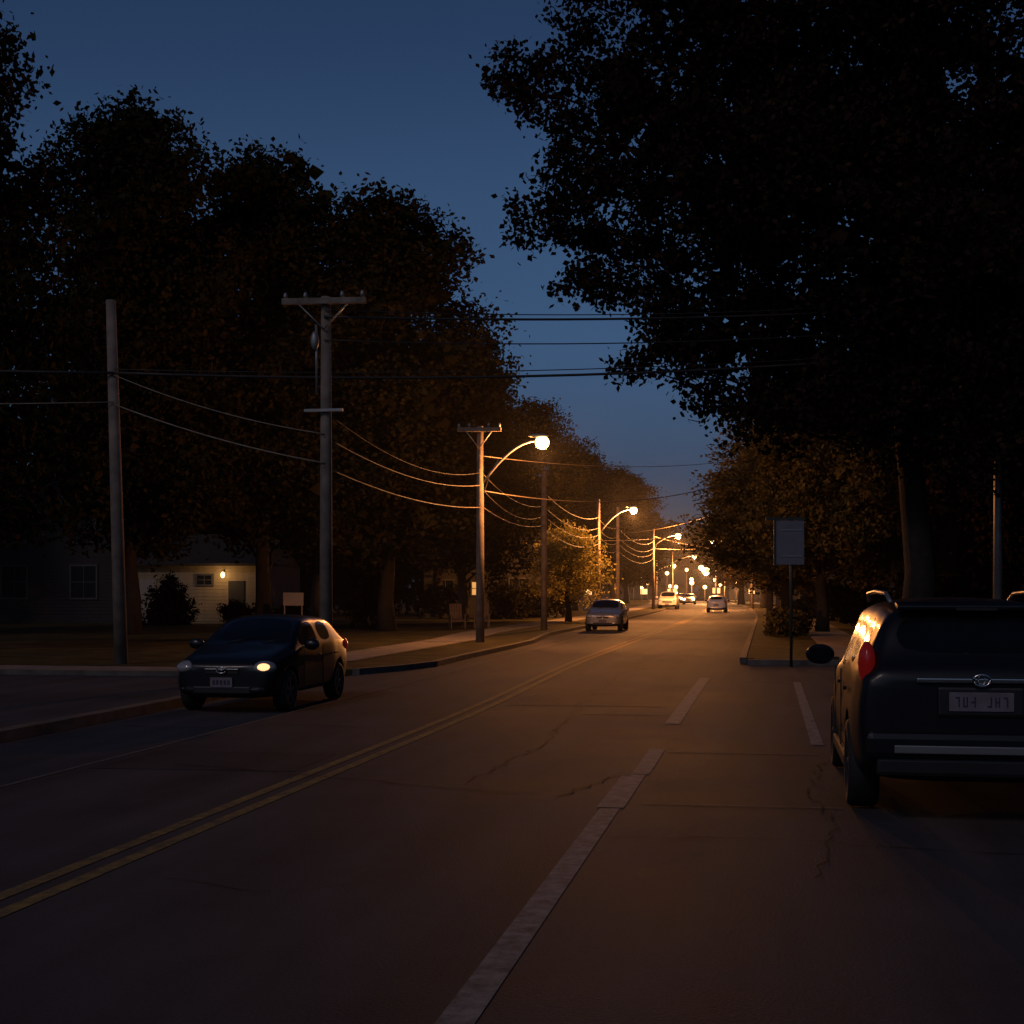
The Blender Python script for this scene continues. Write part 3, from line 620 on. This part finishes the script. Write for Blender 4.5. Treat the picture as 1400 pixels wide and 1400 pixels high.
def suv(name,x,y,rz,paint,rails=True):
    e=empty(name,(x,y,0),rz)
    sts=[(s[0]-2.26,)+s[1:] for s in SU]
    car_body(e,sts,{5,6,7,9,11},{4,5,14},paint,(-1.38,1.30),.36,.92)
    for yy in (-1.38,1.30):
        for sx in (-1,1): wheel(e,sx*.80,yy,.36,sx,.24)
    for sx in (-1,1):
        ellip('headlamp',(sx*.66,-2.1,.86),(.2,.14,.09),M['head'],e,rot=(.3,0,sx*.5))
        ellip('tail_lamp',(sx*.81,2.08,1.2),(.065,.12,.17),M['tail'],e,rot=(-.12,0,0))
        mirror(e,sx,.9,-.95,1.14,paint,1.15)
        seam(e,sx,.92,-.75,.4,1.05); seam(e,sx,.92,.3,.4,1.07)
        if rails:
            tube('roof_rail',[(sx*.62,-.45,1.66),(sx*.64,-.3,1.725),(sx*.64,.6,1.745),(sx*.63,1.6,1.73),(sx*.61,1.8,1.66)],.018,M['silverplastic'],e,8)
        for yy in (.12,1.05): box('door_handle',(sx*.923,yy,.95),(.03,.17,.03),paint,e,.006)
        box('rear_reflector',(sx*.66,2.28,.56),(.14,.02,.035),M['tail'],e,.004)
        box('sill_guard',(sx*.9,0,.33),(.05,1.9,.1),M['dark'],e,.015)
    box('roof_spoiler',(0,1.93,1.635),(1.16,.22,.035),paint,e,.012,rot=(-.12,0,0))
    box('high_brake_lamp',(0,2.045,1.612),(.3,.012,.02),M['dark'],e)
    box('rear_bumper',(0,2.24,.60),(1.66,.16,.2),paint,e,.05); box('bumper_lower',(0,2.2,.44),(1.5,.16,.14),M['dark'],e,.03)
    box('skid_trim',(0,2.325,.575),(1.25,.02,.06),M['silverplastic'],e,.008)
    box('chrome_strip',(0,2.293,1.085),(.92,.02,.035),M['chrome'],e,.007)
    P=[(.062*math.cos(t*math.pi/8),2.312,1.09+.042*math.sin(t*math.pi/8)) for t in range(17)]
    tube('badge',P,.011,M['chrome'],e,6); P=[(.026*math.cos(t*math.pi/8),2.314,1.095+.036*math.sin(t*math.pi/8)) for t in range(17)]; tube('badge_ring',P,.006,M['chrome'],e,6)
    box('plate_recess',(0,2.276,.93),(.62,.02,.22),M['dark'],e,.02)
    box('licence_plate',(0,2.292,.93),(.46,.014,.14),M['plate'],e,.004)
    for k in range(7):
        if k==3: continue
        x0=-.17+.057*k
        box('plate_letter',(x0-.012,2.301,.93),(.009,.005,.075),M['platetxt'],e)
        if k%2: box('plate_letter',(x0+.012,2.301,.93),(.009,.005,.075),M['platetxt'],e)
        box('plate_letter',(x0+.002,2.3015,.93+(.032,0,-.032)[k%3]),(.026,.005,.010),M['platetxt'],e)
    tube('rear_wiper',[(0,2.13,1.26),(.3,2.06,1.33)],.01,M['dark'],e,6)
    box('front_grille',(0,-2.255,.72),(.9,.05,.16),M['dark'],e,.02); box('grille_bar',(0,-2.285,.72),(.85,.02,.03),M['chrome'],e,.006); box('front_plate',(0,-2.29,.52),(.4,.02,.13),M['plate'],e)
    return e
hatchback('parked_car',-7.62,21.7,0,M['p_black'],True)
suv('parked_suv',1.56,13.5,math.pi,M['p_blue'])
hatchback('parked_car',-6.95,64.6,0,M['p_silver'],False)
suv('parked_suv',-9.2,140,0,M['p_white'],False)
hatchback('car',-4.0,121,math.pi,M['p_white'],False)
hatchback('car',-9.8,190,0,M['p_silver'],False,True); hatchback('car',-11.6,215,0,M['p_silver'],False,True); hatchback('car',-13,232,0,M['p_black'],False,True)

# ------------------------------------------------------------ world, sun, camera
wd=bpy.data.worlds.new('World'); scene.world=wd; wd.use_nodes=True; nt=wd.node_tree; bg=nt.nodes['Background']; N=nt.nodes.new; L=nt.links.new
sky=N('ShaderNodeTexSky'); sky.sky_type='NISHITA'; sky.sun_disc=False; sky.sun_elevation=math.radians(30); sky.sun_rotation=math.radians(190)
tc=N('ShaderNodeTexCoord'); sp=N('ShaderNodeSeparateXYZ'); L(tc.outputs['Generated'],sp.inputs[0])
rp=N('ShaderNodeValToRGB'); L(sp.outputs['Z'],rp.inputs['Fac']); el=rp.color_ramp.elements
el[0].position=0; el[0].color=(.07,.11,.20,1); el[1].position=1; el[1].color=(.11,.17,.29,1)
for p,c in ((.08,(.12,.18,.33,1)),(.17,(.23,.34,.53,1)),(.26,(.27,.38,.55,1)),(.4,(.20,.28,.43,1))):
    x=el.new(p); x.color=c
mx=N('ShaderNodeMix'); mx.data_type='RGBA'; mx.blend_type='MULTIPLY'; mx.inputs[0].default_value=1
L(rp.outputs['Color'],mx.inputs[7])
L(sky.outputs[0],mx.inputs[6]); L(mx.outputs[2],bg.inputs['Color']); bg.inputs['Strength'].default_value=.05
sl=bpy.data.lights.new('fill_light','SUN'); sl.energy=.28; sl.angle=math.radians(10); sl.color=(1,.76,.72); so=bpy.data.objects.new('fill_light',sl); col.objects.link(so)  # weak warm fill from behind the camera, added; stands for no visible source
so.rotation_euler=(math.radians(52),0,math.radians(-25))
cam=bpy.data.cameras.new('camera'); co=bpy.data.objects.new('camera',cam); col.objects.link(co)
co.location=(0,0,1.75); co.rotation_euler=(math.radians(90),0,math.radians(9.87)); cam.lens=51.43; cam.sensor_width=36; cam.shift_y=.077; cam.clip_end=4000; cam.clip_start=.05
scene.camera=co
